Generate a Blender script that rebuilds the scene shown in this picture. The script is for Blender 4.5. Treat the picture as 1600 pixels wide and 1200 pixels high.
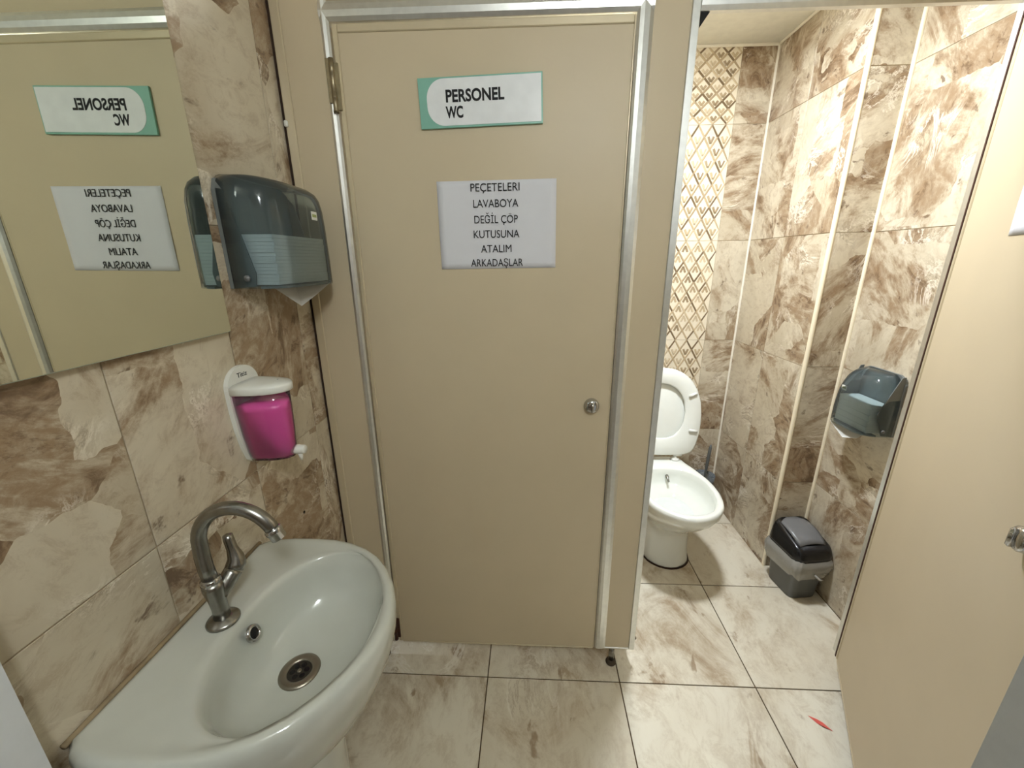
import bpy, bmesh, math, random
from mathutils import Vector, Matrix
random.seed(7)
for o in list(bpy.data.objects): bpy.data.objects.remove(o)
S = bpy.context.scene
C = S.collection
PI = math.pi

# ------------------------------------------------------------------ camera
cam_d = bpy.data.cameras.new('camera'); cam = bpy.data.objects.new('camera', cam_d); C.objects.link(cam)
CAM = Vector((0.6055, -1.1022, 1.3722)); YAW, PIT, ROL, FPX = .0476, -.2943, -.0067, 634.9
F = Vector((-math.sin(YAW)*math.cos(PIT), math.cos(YAW)*math.cos(PIT), math.sin(PIT)))
Rv = Vector((math.cos(YAW), math.sin(YAW), 0)); Uv = Rv.cross(F)
R2 = math.cos(ROL)*Rv + math.sin(ROL)*Uv; U2 = -math.sin(ROL)*Rv + math.cos(ROL)*Uv
cam.matrix_world = Matrix(((R2.x, U2.x, -F.x, CAM.x), (R2.y, U2.y, -F.y, CAM.y), (R2.z, U2.z, -F.z, CAM.z), (0, 0, 0, 1)))
cam_d.sensor_fit = 'HORIZONTAL'; cam_d.sensor_width = 36; cam_d.lens = 36*FPX/1600
cam_d.clip_start = .01
S.camera = cam

# ------------------------------------------------------------------ world and exposure
w = bpy.data.worlds.new('world'); S.world = w; w.use_nodes = True
w.node_tree.nodes['Background'].inputs[0].default_value = (.75, .8, .85, 1)
w.node_tree.nodes['Background'].inputs[1].default_value = .05
S.view_settings.view_transform = 'Standard'; S.view_settings.look = 'None'
S.view_settings.exposure = 0.0; S.view_settings.gamma = 1; S.view_settings.use_curve_mapping = False
L_STALL, L_CORR = 405, 71      # lamp radiances
POS_STALL, POS_CORR = (1.085, .30), (.92, -1.62)

# ------------------------------------------------------------------ materials
def mat(name): 
    m = bpy.data.materials.new(name); m.use_nodes = True
    nt = m.node_tree; b = nt.nodes['Principled BSDF']
    return m, nt, b
def lin(c):
    return tuple((x/255/12.92 if x/255 <= .04045 else ((x/255+.055)/1.055)**2.4) for x in c)
def simple(name, rgb, rough=.5, metal=0, var=.04, bump=0, bscale=200, scale=30, trans=0, coat=0, spec=.5):
    m, nt, b = mat(name); N = nt.nodes; Lk = nt.links
    c = lin(rgb)
    tc = N.new('ShaderNodeTexCoord'); no = N.new('ShaderNodeTexNoise'); no.inputs['Scale'].default_value = scale; no.inputs['Detail'].default_value = 4
    Lk.new(tc.outputs['Object'], no.inputs['Vector'])
    r = N.new('ShaderNodeValToRGB')
    r.color_ramp.elements[0].position = .3; r.color_ramp.elements[1].position = .7
    r.color_ramp.elements[0].color = (*[x*(1-var) for x in c], 1); r.color_ramp.elements[1].color = (*[min(1, x*(1+var)) for x in c], 1)
    Lk.new(no.outputs['Fac'], r.inputs['Fac']); Lk.new(r.outputs['Color'], b.inputs['Base Color'])
    b.inputs['Roughness'].default_value = rough; b.inputs['Metallic'].default_value = metal
    b.inputs['Specular IOR Level'].default_value = spec
    if coat: b.inputs['Coat Weight'].default_value = coat; b.inputs['Coat Roughness'].default_value = .08
    if bump:
        n2 = N.new('ShaderNodeTexNoise'); n2.inputs['Scale'].default_value = bscale; n2.inputs['Detail'].default_value = 5
        Lk.new(tc.outputs['Object'], n2.inputs['Vector'])
        bp = N.new('ShaderNodeBump'); bp.inputs['Strength'].default_value = bump; bp.inputs['Distance'].default_value = .002
        Lk.new(n2.outputs['Fac'], bp.inputs['Height']); Lk.new(bp.outputs['Normal'], b.inputs['Normal'])
    return m
def emit(name, rgb, s):
    m, nt, b = mat(name); b.inputs['Base Color'].default_value = (.8, .8, .8, 1)
    b.inputs['Emission Color'].default_value = (*rgb, 1); b.inputs['Emission Strength'].default_value = s
    return m
def clear(name, tint, opacity_rgb, op=.25, rough=.08):
    """thin tinted plastic: tinted see-through, a little body colour, gloss"""
    m, nt, b = mat(name); N = nt.nodes; Lk = nt.links
    out = N['Material Output']
    t = N.new('ShaderNodeBsdfTransparent'); t.inputs[0].default_value = (*tint, 1)
    no = N.new('ShaderNodeTexNoise'); no.inputs['Scale'].default_value = 12
    mx = N.new('ShaderNodeMixRGB'); mx.inputs[1].default_value = (*opacity_rgb, 1); mx.inputs[2].default_value = (*[x*.85 for x in opacity_rgb], 1)
    Lk.new(no.outputs['Fac'], mx.inputs[0]); Lk.new(mx.outputs[0], b.inputs['Base Color'])
    b.inputs['Roughness'].default_value = rough
    ms = N.new('ShaderNodeMixShader'); ms.inputs[0].default_value = op
    Lk.new(t.outputs[0], ms.inputs[1]); Lk.new(b.outputs[0], ms.inputs[2])
    g = N.new('ShaderNodeBsdfGlossy'); g.inputs['Roughness'].default_value = rough
    fr = N.new('ShaderNodeFresnel'); fr.inputs[0].default_value = 1.35
    ms2 = N.new('ShaderNodeMixShader'); Lk.new(fr.outputs[0], ms2.inputs[0]); Lk.new(ms.outputs[0], ms2.inputs[1]); Lk.new(g.outputs[0], ms2.inputs[2])
    Lk.new(ms2.outputs[0], out.inputs['Surface'])
    return m

def marble(name, base, base2, brown, dark, vein, rough=.28, cut=True, scale=1.0, amount=0.0, stretch=(1, 1, 1)):
    m, nt, b = mat(name); N = nt.nodes; Lk = nt.links
    tc = N.new('ShaderNodeTexCoord'); oi = N.new('ShaderNodeObjectInfo')
    def vm(op, a, bb=None):
        n = N.new('ShaderNodeVectorMath'); n.operation = op
        for i, x in enumerate((a, bb)):
            if x is None: continue
            if isinstance(x, tuple): n.inputs[i].default_value = x
            else: Lk.new(x, n.inputs[i])
        return n.outputs[0]
    def mm(op, a, bb=0.0, cl=False):
        n = N.new('ShaderNodeMath'); n.operation = op; n.use_clamp = cl
        for i, x in enumerate((a, bb)):
            if isinstance(x, (int, float)): n.inputs[i].default_value = x
            else: Lk.new(x, n.inputs[i])
        return n.outputs[0]
    def noise(vec, sc, det=8, ro=.6, dist=0):
        n = N.new('ShaderNodeTexNoise'); n.inputs['Scale'].default_value = sc*scale; n.inputs['Detail'].default_value = det
        n.inputs['Roughness'].default_value = ro; n.inputs['Distortion'].default_value = dist
        Lk.new(vec, n.inputs['Vector']); return n.outputs['Fac']
    def mapr(v, a, bb, c=0., d=1.):
        n = N.new('ShaderNodeMapRange'); n.inputs[1].default_value = a; n.inputs[2].default_value = bb; n.inputs[3].default_value = c; n.inputs[4].default_value = d
        n.interpolation_type = 'SMOOTHSTEP'; Lk.new(v, n.inputs[0]); return n.outputs[0]
    def mix(f, a, bb):
        n = N.new('ShaderNodeMixRGB')
        if isinstance(f, (int, float)): n.inputs[0].default_value = f
        else: Lk.new(f, n.inputs[0])
        for i, x in ((1, a), (2, bb)):
            if isinstance(x, tuple): n.inputs[i].default_value = (*x, 1)
            else: Lk.new(x, n.inputs[i])
        return n.outputs[0]
    cb = N.new('ShaderNodeCombineXYZ'); 
    Lk.new(mm('MULTIPLY', oi.outputs['Random'], 41.0), cb.inputs[0]); Lk.new(mm('MULTIPLY', oi.outputs['Random'], 17.0), cb.inputs[2])
    Lk.new(mm('MULTIPLY', oi.outputs['Random'], 29.0), cb.inputs[1])
    co = vm('ADD', vm('MULTIPLY', tc.outputs['Object'], stretch), cb.outputs[0])
    if cut:
        vo = N.new('ShaderNodeTexVoronoi'); vo.distance = 'CHEBYCHEV'; vo.inputs['Scale'].default_value = 3.4; vo.inputs['Randomness'].default_value = .85
        wob = N.new('ShaderNodeTexNoise'); wob.inputs['Scale'].default_value = 25; Lk.new(co, wob.inputs['Vector'])
        Lk.new(vm('ADD', co, vm('MULTIPLY', wob.outputs['Color'], (.025, .025, .025))), vo.inputs['Vector'])
        sep = N.new('ShaderNodeSeparateColor'); Lk.new(vo.outputs['Color'], sep.inputs[0])
        q = vm('ADD', co, vm('MULTIPLY', vo.outputs['Color'], (9., 9., 9.)))
        cellv = sep.outputs[0]
    else:
        q = co; cellv = None
    if cellv is not None:
        vr = N.new('ShaderNodeVectorRotate'); vr.rotation_type = 'Y_AXIS'
        Lk.new(q, vr.inputs['Vector']); Lk.new(mm('MULTIPLY', sep.outputs[1], 6.28), vr.inputs['Angle'])
        qs = vm('MULTIPLY', vr.outputs[0], (1., 1., .6))
    else:
        qs = q
    big = noise(qs, 5.0, 12, .70, .9)
    if cellv is not None:
        big = mm('ADD', big, mm('MULTIPLY', mm('SUBTRACT', cellv, .5), .17))
    patch = mapr(big, .515-amount, .60-amount)
    fine = noise(qs, 34, 8, .78, .5)
    mid = noise(qs, 12, 9, .74, .9)
    patch = mm('MULTIPLY', patch, mapr(fine, .28, .60, .35, 1.))
    cloud = noise(q, 3, 5, .55, .6)
    col = mix(mapr(cloud, .35, .68), base, base2)
    col = mix(mm('MULTIPLY', mapr(fine, .46, .66), .35), col, brown)
    halo = mm('MULTIPLY', mapr(big, .44-amount, .54-amount), mapr(mid, .40, .62))
    col = mix(mm('MULTIPLY', halo, .6), col, brown)
    col = mix(patch, col, brown)
    core = mm('MULTIPLY', mapr(big, .53-amount, .66-amount), mapr(mid, .49, .60))
    col = mix(mm('MULTIPLY', core, .85), col, dark)
    # scattered dark specks near the patch borders
    spk = mm('MULTIPLY', mapr(noise(qs, 22, 4, .6, .4), .63, .70), mapr(big, .42-amount, .52-amount))
    col = mix(mm('MULTIPLY', spk, .8), col, dark)
    # short pale scratches
    def ridge(v, wd): return mapr(mm('ABSOLUTE', mm('SUBTRACT', v, .5)), 0, wd, 1., 0.)
    v2 = noise(vm('ADD', qs, (3.1, 5.7, 1.3)), 8, 9, .72, 1.0)
    gate = mapr(noise(vm('ADD', q, (7., 1., 2.)), 4.0, 3, .5, 0), .52, .66)
    rv2 = mm('MULTIPLY', ridge(v2, .028), gate)
    col = mix(mm('MULTIPLY', rv2, .75), col, vein)
    rv3 = mm('MULTIPLY', ridge(mm('ADD', v2, .05), .018), gate)
    col = mix(mm('MULTIPLY', rv3, .55), col, dark)
    Lk.new(col, b.inputs['Base Color'])
    b.inputs['Roughness'].default_value = rough
    bp = N.new('ShaderNodeBump'); bp.inputs['Strength'].default_value = .10; bp.inputs['Distance'].default_value = .002
    Lk.new(fine, bp.inputs['Height']); Lk.new(bp.outputs['Normal'], b.inputs['Normal'])
    return m

M = {}
M['tile'] = marble('marbled_wall_tile', lin((212, 202, 180)), lin((192, 180, 156)), lin((150, 126, 98)), lin((98, 74, 52)), lin((240, 233, 218)), rough=.3, amount=.02)
M['floor_tile'] = marble('marbled_floor_tile', lin((228, 222, 204)), lin((208, 198, 176)), lin((176, 158, 132)), lin((150, 128, 102)), lin((238, 234, 222)), rough=.2, cut=False, scale=.5, amount=-.03, stretch=(1, .6, 1))
M['wall_grout'] = simple('wall_grout', (186, 170, 142), .9)
M['floor_grout'] = simple('floor_grout', (84, 66, 42), .95)
M['plaster'] = simple('white_paint', (214, 218, 220), .75, bump=.15, bscale=120)
M['corridor'] = simple('low_bounce_corridor', (142, 128, 110), .8, bump=.1, bscale=90)  # unseen corridor kept dark so less light bounces into the washroom
M['ceiling'] = simple('ceiling_paint', (229, 228, 217), .85, bump=.1, bscale=90)
M['laminate'] = simple('beige_laminate', (199, 184, 155), .42, var=.02, scale=6, spec=.3)
M['alu'] = simple('brushed_aluminium', (222, 222, 216), .33, .85, var=.05, scale=60, bump=.03, bscale=300)
M['alu_beige'] = simple('beige_profile', (200, 186, 156), .32, .2, var=.03)
M['chrome'] = simple('chrome', (190, 190, 190), .09, 1., var=.02)
M['worn_chrome'] = simple('worn_chrome', (150, 148, 142), .27, 1., var=.12, scale=60, bump=.05, bscale=400)
M['steel'] = simple('drain_steel', (150, 142, 128), .35, .95, var=.1)
M['dark_steel'] = simple('dark_strainer_steel', (72, 68, 62), .45, .8, var=.1)
M['hinge'] = simple('hinge_metal', (150, 138, 112), .35, .8, var=.12, scale=90)
M['hinge_stain'] = simple('yellowed_sealant', (140, 122, 92), .7, var=.2, scale=40)
M['hinge_dark'] = simple('dark_brown_hinge_metal', (74, 46, 36), .6, .4, var=.25, scale=90)  # dark brown for the lower hinge and the open door's hinge strip
M['ceramic'] = simple('shaded_white_ceramic', (196, 198, 188), .12, var=.012, coat=.4)  # basin white greyed down, standing in for the shade over it
M['wc_ceramic'] = simple('toilet_ceramic', (232, 234, 226), .1, var=.01, coat=.4)
M['white_plastic'] = simple('white_plastic', (228, 228, 220), .3, var=.015)
M['paper'] = simple('white_paper', (214, 214, 218), .85, var=.015, scale=14, bump=.25, bscale=18)
M['towel'] = simple('paper_towel', (236, 236, 232), .95, var=.02, bump=.2, bscale=150)
M['ink'] = simple('black_ink', (22, 22, 24), .8)
M['teal'] = simple('teal_sign_plastic', (126, 178, 160), .35)
M['sign_white'] = simple('sign_white', (226, 228, 228), .35)
M['dark_gap'] = simple('dirty_sealant', (52, 36, 24), .95, var=.3, scale=50)
M['rubber'] = simple('black_rubber', (66, 54, 38), .75, var=.2)
M['black'] = simple('black_plastic', (20, 20, 22), .2)
M['flap'] = simple('grey_flap_plastic', (112, 112, 112), .3, var=.04)
M['bin'] = simple('dark_grey_plastic', (92, 94, 92), .42, var=.05)
M['trim'] = simple('cream_edge_trim', (242, 230, 202), .35, var=.03)
M['caulk'] = simple('white_caulk', (236, 230, 214), .6, var=.04)
M['deco'] = None
M['cover'] = clear('smoked_blue_plastic', (.68, .77, .79), lin((112, 126, 130)), .20, .1)
M['housing'] = simple('grey_blue_plastic', (112, 116, 114), .4, var=.05)
M['soap_case'] = clear('clear_soap_plastic', (.97, .84, .92), (.85, .45, .65), .08, .06)
M['soap'] = simple('pink_soap', (226, 92, 172), .3, var=.06, scale=8)
M['soap_haze'] = simple('pink_soap', (224, 84, 168), .3)
M['bag'] = clear('clear_bag', (.9, .89, .85), (.80, .78, .72), .42, .15)
M['brush_cup'] = clear('clear_cup', (.75, .80, .84), (.6, .66, .7), .3, .1)
M['red'] = simple('red_scrap', (252, 134, 120), .6)
M['badge_green'] = simple('badge_green', (150, 160, 96), .5)
M['water'] = simple('toilet_water', (214, 220, 214), .03)
def mirror_mat():
    m, nt, b = mat('mirror_silver')
    b.inputs['Base Color'].default_value = (.77, .80, .71, 1); b.inputs['Metallic'].default_value = 1; b.inputs['Roughness'].default_value = .012
    return m
M['mirror'] = mirror_mat()
M['glass_edge'] = simple('glass_edge', (196, 214, 204), .08)
def deco_mat():
    m, nt, b = mat('diamond_relief_tile'); N = nt.nodes; Lk = nt.links
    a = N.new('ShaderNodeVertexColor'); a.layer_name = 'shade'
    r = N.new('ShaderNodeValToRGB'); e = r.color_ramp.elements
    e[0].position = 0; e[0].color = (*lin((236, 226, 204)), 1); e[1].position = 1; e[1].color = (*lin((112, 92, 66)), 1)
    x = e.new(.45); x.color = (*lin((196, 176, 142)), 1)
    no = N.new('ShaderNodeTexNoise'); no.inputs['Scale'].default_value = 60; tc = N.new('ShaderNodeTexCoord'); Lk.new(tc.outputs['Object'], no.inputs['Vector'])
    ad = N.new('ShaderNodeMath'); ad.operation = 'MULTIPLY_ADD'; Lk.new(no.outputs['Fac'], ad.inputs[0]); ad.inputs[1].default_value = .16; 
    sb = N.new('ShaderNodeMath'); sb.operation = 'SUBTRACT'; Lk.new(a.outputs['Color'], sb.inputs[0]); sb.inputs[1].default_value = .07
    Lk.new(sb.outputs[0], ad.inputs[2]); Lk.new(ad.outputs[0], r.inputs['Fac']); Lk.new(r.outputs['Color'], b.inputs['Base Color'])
    b.inputs['Roughness'].default_value = .3
    return m
M['deco'] = deco_mat()

# ------------------------------------------------------------------ mesh helpers
def link(name, me, m, parent=None, smooth=False, loc=None, rot=None):
    o = bpy.data.objects.new(name, me); C.objects.link(o)
    if m is not None and not me.materials: me.materials.append(m)
    if smooth:
        for p in me.polygons: p.use_smooth = True
    if parent: o.parent = parent
    if loc: o.location = loc
    if rot: o.rotation_euler = rot
    return o
def tag(o, label, cat, group=None, kind=None):
    o['label'] = label; o['category'] = cat
    if group: o['group'] = group
    if kind: o['kind'] = kind
    return o
def thing(name, label, cat, loc=(0, 0, 0), rotz=0, group=None, kind=None):
    o = bpy.data.objects.new(name, None); C.objects.link(o); o.empty_display_size = .05
    o.location = loc; o.rotation_euler = (0, 0, rotz)
    return tag(o, label, cat, group, kind)
def me_from(bm, name='mesh'):
    bmesh.ops.recalc_face_normals(bm, faces=bm.faces)
    me = bpy.data.meshes.new(name); bm.to_mesh(me); bm.free(); return me
def boxes(*bs, bev=0, seg=1):
    """each b = (x0,x1,y0,y1,z0,z1)"""
    bm = bmesh.new()
    for (x0, x1, y0, y1, z0, z1) in bs:
        r = bmesh.ops.create_cube(bm, size=1, matrix=Matrix.Translation(((x0+x1)/2, (y0+y1)/2, (z0+z1)/2)) @ Matrix.Diagonal((x1-x0, y1-y0, z1-z0, 1)))
        if bev:
            es = list({e for v in r['verts'] for e in v.link_edges})
            bmesh.ops.bevel(bm, geom=es, offset=bev, segments=seg, affect='EDGES')
    return me_from(bm)
def box(name, b, m, parent=None, bev=0, seg=1, smooth=False):
    return link(name, boxes(b, bev=bev, seg=seg), m, parent, smooth)
def loft(loops, cap0=True, cap1=True, closed=True):
    bm = bmesh.new(); rows = [[bm.verts.new(p) for p in l] for l in loops]
    n = len(rows[0])
    for a, b in zip(rows, rows[1:]):
        for i in range(n if closed else n-1):
            j = (i+1) % n
            bm.faces.new((a[i], a[j], b[j], b[i]))
    if closed and cap0: bm.faces.new(rows[0][::-1])
    if closed and cap1: bm.faces.new(rows[-1])
    return me_from(bm)
def lathe(profile, n=32, axis='z', cap0=True, cap1=True):
    ls = []
    for r, h in profile:
        l = []
        for i in range(n):
            a = 2*PI*i/n
            if axis == 'z': l.append((r*math.cos(a), r*math.sin(a), h))
            elif axis == 'y': l.append((r*math.cos(a), h, r*math.sin(a)))
            else: l.append((h, r*math.cos(a), r*math.sin(a)))
        ls.append(l)
    return loft(ls, cap0, cap1)
def tube(path, radii, n=16, squash=None):
    path = [Vector(p) for p in path]
    if isinstance(radii, (int, float)): radii = [radii]*len(path)
    ls = []; up = None
    for i, p in enumerate(path):
        t = (path[min(i+1, len(path)-1)]-path[max(i-1, 0)]).normalized()
        if up is None:
            up = Vector((0, 1, 0)) if abs(t.y) < .9 else Vector((1, 0, 0))
        s = t.cross(up).normalized(); up = s.cross(t).normalized()
        k = squash[i] if squash else 1
        ls.append([p+radii[i]*(math.cos(a)*s*k+math.sin(a)*up) for a in [2*PI*j/n for j in range(n)]])
    return loft(ls)
def prism(pts, y0, y1, bev=0):
    """outline in XZ, extruded in Y"""
    bm = bmesh.new()
    a = [bm.verts.new((x, y0, z)) for x, z in pts]; b = [bm.verts.new((x, y1, z)) for x, z in pts]
    n = len(pts)
    bm.faces.new(a); bm.faces.new(b[::-1])
    for i in range(n): bm.faces.new((a[i], b[i], b[(i+1) % n], a[(i+1) % n]))
    if bev:
        es = [e for e in bm.edges if (e.verts[0] in a and e.verts[1] in a)]
        bmesh.ops.bevel(bm, geom=es, offset=bev, segments=2, affect='EDGES')
    return me_from(bm)
def subsurf(o, lv=2):
    md = o.modifiers.new('sub', 'SUBSURF'); md.levels = lv; md.render_levels = lv
    for p in o.data.polygons: p.use_smooth = True
    return o
def interp(tab, x):
    for (x0, y0), (x1, y1) in zip(tab, tab[1:]):
        if x <= x1: return y0+(y1-y0)*max(0, (x-x0))/(x1-x0) if x1 > x0 else y1
    return tab[-1][1]
def text_mesh(s, size, align='LEFT', off=0.0, width=None, ext=.0002):
    """flat lettering standing in XZ, facing -Y, baseline at z=0"""
    cu = bpy.data.curves.new('t', 'FONT'); cu.body = s; cu.size = size; cu.align_x = align; cu.offset = off; cu.extrude = ext; cu.resolution_u = 4
    o = bpy.data.objects.new('t', cu); C.objects.link(o)
    dg = bpy.context.evaluated_depsgraph_get(); dg.update()
    me = bpy.data.meshes.new_from_object(o.evaluated_get(dg))
    bpy.data.objects.remove(o); bpy.data.curves.remove(cu)
    xs = [v.co.x for v in me.vertices]
    k = 1 if width is None else width/(max(xs)-min(xs))
    for v in me.vertices: v.co = Vector((v.co.x*k, -v.co.z, v.co.y))
    return me

# ------------------------------------------------------------------ the shell
CEIL = 2.287
XR, XP, YP, YB = 1.8437, 1.6974, .5228, 1.1059   # right wall, pilaster face, pilaster front, back wall
YF = -.792                                        # inner face of the entrance wall
wl = tag(box('wall_left', (-.12, -.0022, -.79, 1.25, -.02, CEIL), M['wall_grout']), 'brown and beige marbled tile wall behind the washbasin', 'wall', kind='structure')
wb = tag(box('wall_back', (-.12, 2.0, YB+.0022, 1.25, -.02, CEIL), M['wall_grout']), 'tiled wall behind the toilet with a diamond pattern strip', 'wall', kind='structure')
wr = tag(link('wall_right', boxes((XR+.0022, 2.0, YF, YB, -.02, CEIL)), M['wall_grout']), 'marbled tile wall above the waste bin beside the open door', 'wall', kind='structure')
wp = tag(box('wall_pillar', (XP+.0022, XR+.0022, YP+.0022, YB+.0022, -.02, CEIL), M['wall_grout']), 'boxed-out pillar of marbled tiles beside the toilet', 'wall', kind='structure')
fl = tag(box('floor', (-.12, 2.0, -.9594, 1.25, -.06, -.003), M['floor_grout']), 'glossy cream floor of square marbled tiles', 'floor', kind='structure')
ce = tag(box('ceiling', (-.92, 2.6, -2.7, 1.25, CEIL, CEIL+.06), M['ceiling']), 'plain cream ceiling above the toilet cubicle', 'ceiling', kind='structure')
wf = tag(link('wall_front', boxes((-.12, .03, -.95, YF, -.02, CEIL), (1.066, 2.0, -.95, YF, -.02, CEIL)), M['plaster']), 'white painted wall edges of the entrance in the bottom corners', 'wall', kind='structure')
tag(box('wall_corridor', (-.92, 2.6, -2.7, -2.6, -.02, CEIL), M['corridor']), 'unseen corridor wall behind the viewer, darkened to cut bounced light', 'wall', kind='structure')
tag(link('wall_corridor_ends', boxes((-.92, -.86, -2.6, -.95, -.02, CEIL), (2.54, 2.6, -2.6, -.95, -.02, CEIL), (-.86, -.12, -.95, -.89, -.02, CEIL), (2.0, 2.54, -.95, -.89, -.02, CEIL)), M['corridor']), 'unseen corridor side walls outside the washroom, darkened to cut bounced light', 'wall', kind='structure')
tag(box('floor_corridor', (-.92, 2.6, -2.7, -.9594, -.06, -.0005), M['corridor']), 'unseen corridor floor outside the entrance, darkened to cut bounced light', 'floor', kind='structure')

TILE = {}
def tile_mesh(w_, h_):
    k = (round(w_, 4), round(h_, 4))
    if k not in TILE:
        TILE[k] = boxes((0, w_, 0, .0021, 0, h_), bev=.0007); TILE[k].materials.append(M['tile'])
    return TILE[k]
G = .0011
def wall_tiles(parent, face, us, zs, skip=None):
    """face: function (u) -> (x, y); rot: z rotation so local -Y is the visible side, local X runs along +u"""
    fn, rz = face
    for u0, u1 in zip(us, us[1:]):
        for z0, z1 in zip(zs, zs[1:]):
            if skip and skip(u0, z0): continue
            x, y = fn(u0+G if rz is not None else u0)
            link('tile', tile_mesh(u1-u0-2*G, z1-z0-2*G), None, parent, loc=(x, y, z0+G), rot=(0, 0, rz))
ZL = [0, .42, .93, 1.44, 1.95, CEIL]
# left wall: visible face +X ; local x along +Y, local -Y -> +X : rotate +90
wall_tiles(wl, (lambda u: (0, u), PI/2), [-.790, -.573, -.3185, -.064, .19, .4445, .699, .9535, YB], ZL)
ZB = [0, .44, .958, 1.463, 1.975, CEIL]
wall_tiles(wb, (lambda u: (u, YB), 0), [.9, 1.04, 1.29, 1.54, XP], ZB, skip=lambda u, z: u in (1.04, 1.29) and z >= .43)
wall_tiles(wp, (lambda u: (u, YP), 0), [XP, XR], ZB)
def right_tiles(X, ys, par):
    # visible face -X: local x along -Y, local -Y -> -X : rotate -90
    for y0, y1 in zip(ys, ys[1:]):
        for z0, z1 in zip(ZB, ZB[1:]):
            link('tile', tile_mesh(y1-y0-2*G, z1-z0-2*G), None, par, loc=(X, y1-G, z0+G), rot=(0, 0, -PI/2))
right_tiles(XP, [YP, .82, YB], wp); right_tiles(XR, [YF, -.535, -.285, -.035, .215, YP], wr)
# floor tiles
FT = {}
xs = [-.002, .0155, .4655, .9155, 1.3655, XR]; ys = [-.9594, -.5094, -.0594, .3906, .8406, YB]
for x0, x1 in zip(xs, xs[1:]):
    for y0, y1 in zip(ys, ys[1:]):
        k = (round(x1-x0, 4), round(y1-y0, 4))
        if k not in FT:
            FT[k] = boxes((.0018, k[0]-.0018, .0018, k[1]-.0018, -.0029, 0), bev=.0008); FT[k].materials.append(M['floor_tile'])
        link('tile', FT[k], None, fl, loc=(x0, y0, 0))

# diamond relief tiles
def deco_mesh(W, H):
    rnd = random.Random(3); nc, nr = 4, 5; dw, dh = W/nc, H/nr
    V, Fc, sh = [], [], []
    def quadbox(p, q, wd, h, s):
        p = Vector((p[0], p[1])); q = Vector((q[0], q[1])); t = (q-p).normalized(); n_ = Vector((-t.y, t.x))*wd/2
        b0 = len(V)
        for pt in (p-n_, q-n_, q+n_, p+n_): V.append((min(max(pt.x, 0), W), -.0002, min(max(pt.y, 0), H)))
        for pt in (p-n_*.55, q-n_*.55, q+n_*.55, p+n_*.55): V.append((min(max(pt.x, 0), W), -h, min(max(pt.y, 0), H)))
        for f in ((4, 5, 6, 7), (0, 1, 5, 4), (1, 2, 6, 5), (2, 3, 7, 6), (3, 0, 4, 7)):
            Fc.append(tuple(b0+i for i in f)); sh.append(s)
    V += [(0, 0, 0), (W, 0, 0), (W, 0, H), (0, 0, H), (0, .0021, 0), (W, .0021, 0), (W, .0021, H), (0, .0021, H)]
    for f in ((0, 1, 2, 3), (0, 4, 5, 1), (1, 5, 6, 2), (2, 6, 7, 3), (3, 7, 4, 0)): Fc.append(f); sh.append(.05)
    for i in range(nc+1):
        for j in range(nr):
            a = (i*dw, (j+.5)*dh)
            for sx in (-.5, .5):
                if not 0 <= i+sx <= nc: continue
                for sz in (0, 1):
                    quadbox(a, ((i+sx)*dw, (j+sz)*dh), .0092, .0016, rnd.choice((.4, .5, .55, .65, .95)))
    cs = [((i+.5)*dw, (j+.5)*dh) for i in range(nc) for j in range(nr)] + [(i*dw, j*dh) for i in range(1, nc) for j in range(1, nr)]
    for cx, cz in cs:
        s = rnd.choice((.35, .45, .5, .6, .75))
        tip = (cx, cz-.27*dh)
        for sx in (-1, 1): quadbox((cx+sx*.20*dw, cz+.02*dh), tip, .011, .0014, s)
    me = bpy.data.meshes.new('deco'); me.from_pydata(V, [], Fc)
    at = me.color_attributes.new('shade', 'FLOAT_COLOR', 'CORNER'); k = 0
    for p, s in zip(me.polygons, sh):
        for _ in p.loop_indices: at.data[k].color = (s, s, s, 1); k += 1
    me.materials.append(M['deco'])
    return me
dmesh = {}
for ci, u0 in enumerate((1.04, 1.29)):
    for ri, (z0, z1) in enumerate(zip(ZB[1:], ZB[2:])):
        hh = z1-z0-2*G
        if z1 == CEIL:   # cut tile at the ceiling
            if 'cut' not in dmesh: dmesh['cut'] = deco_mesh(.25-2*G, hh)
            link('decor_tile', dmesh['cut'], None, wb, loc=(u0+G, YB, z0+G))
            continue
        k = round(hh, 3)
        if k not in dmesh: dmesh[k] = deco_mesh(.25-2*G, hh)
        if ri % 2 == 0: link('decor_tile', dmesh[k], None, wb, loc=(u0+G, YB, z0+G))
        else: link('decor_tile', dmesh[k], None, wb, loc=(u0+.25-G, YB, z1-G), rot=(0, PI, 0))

# corner trims
def vtrim(n, x, y, r, label, m='trim'):
    o = link('trim_%d' % n, lathe([(r, 0.0), (r, CEIL)], 12), M[m], smooth=False, loc=(x, y, 0))
    return tag(o, label, 'trim', kind='structure')
vtrim(1, XP+.006, YP+.006, .0085, 'cream edge strip on the near corner of the boxed-out pillar')
vtrim(2, XR-.002, YP-.001, .0075, 'cream strip in the inner corner above the waste bin')
vtrim(3, XP-.001, YB-.001, .006, 'thin pale strip in the corner behind the toilet', 'caulk')
t4 = link('trim_4', boxes((.98, XP, YB-.009, YB, CEIL-.012, CEIL), (XP-.009, XP, YP, YB-.009, CEIL-.012, CEIL), bev=.003), M['caulk'])
tag(t4, 'white caulk bead where the cubicle tiles meet the ceiling', 'trim', kind='structure')
# drilled hole in left wall
tag(link('wall_hole_plug', lathe([(.0042, 0.0005), (.0042, .0014), (.002, .0018)], 12, 'x'), M['black'], loc=(0, -.184, .73)), 'small black screw hole in the tile above the basin rim', 'screw hole')

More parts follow.
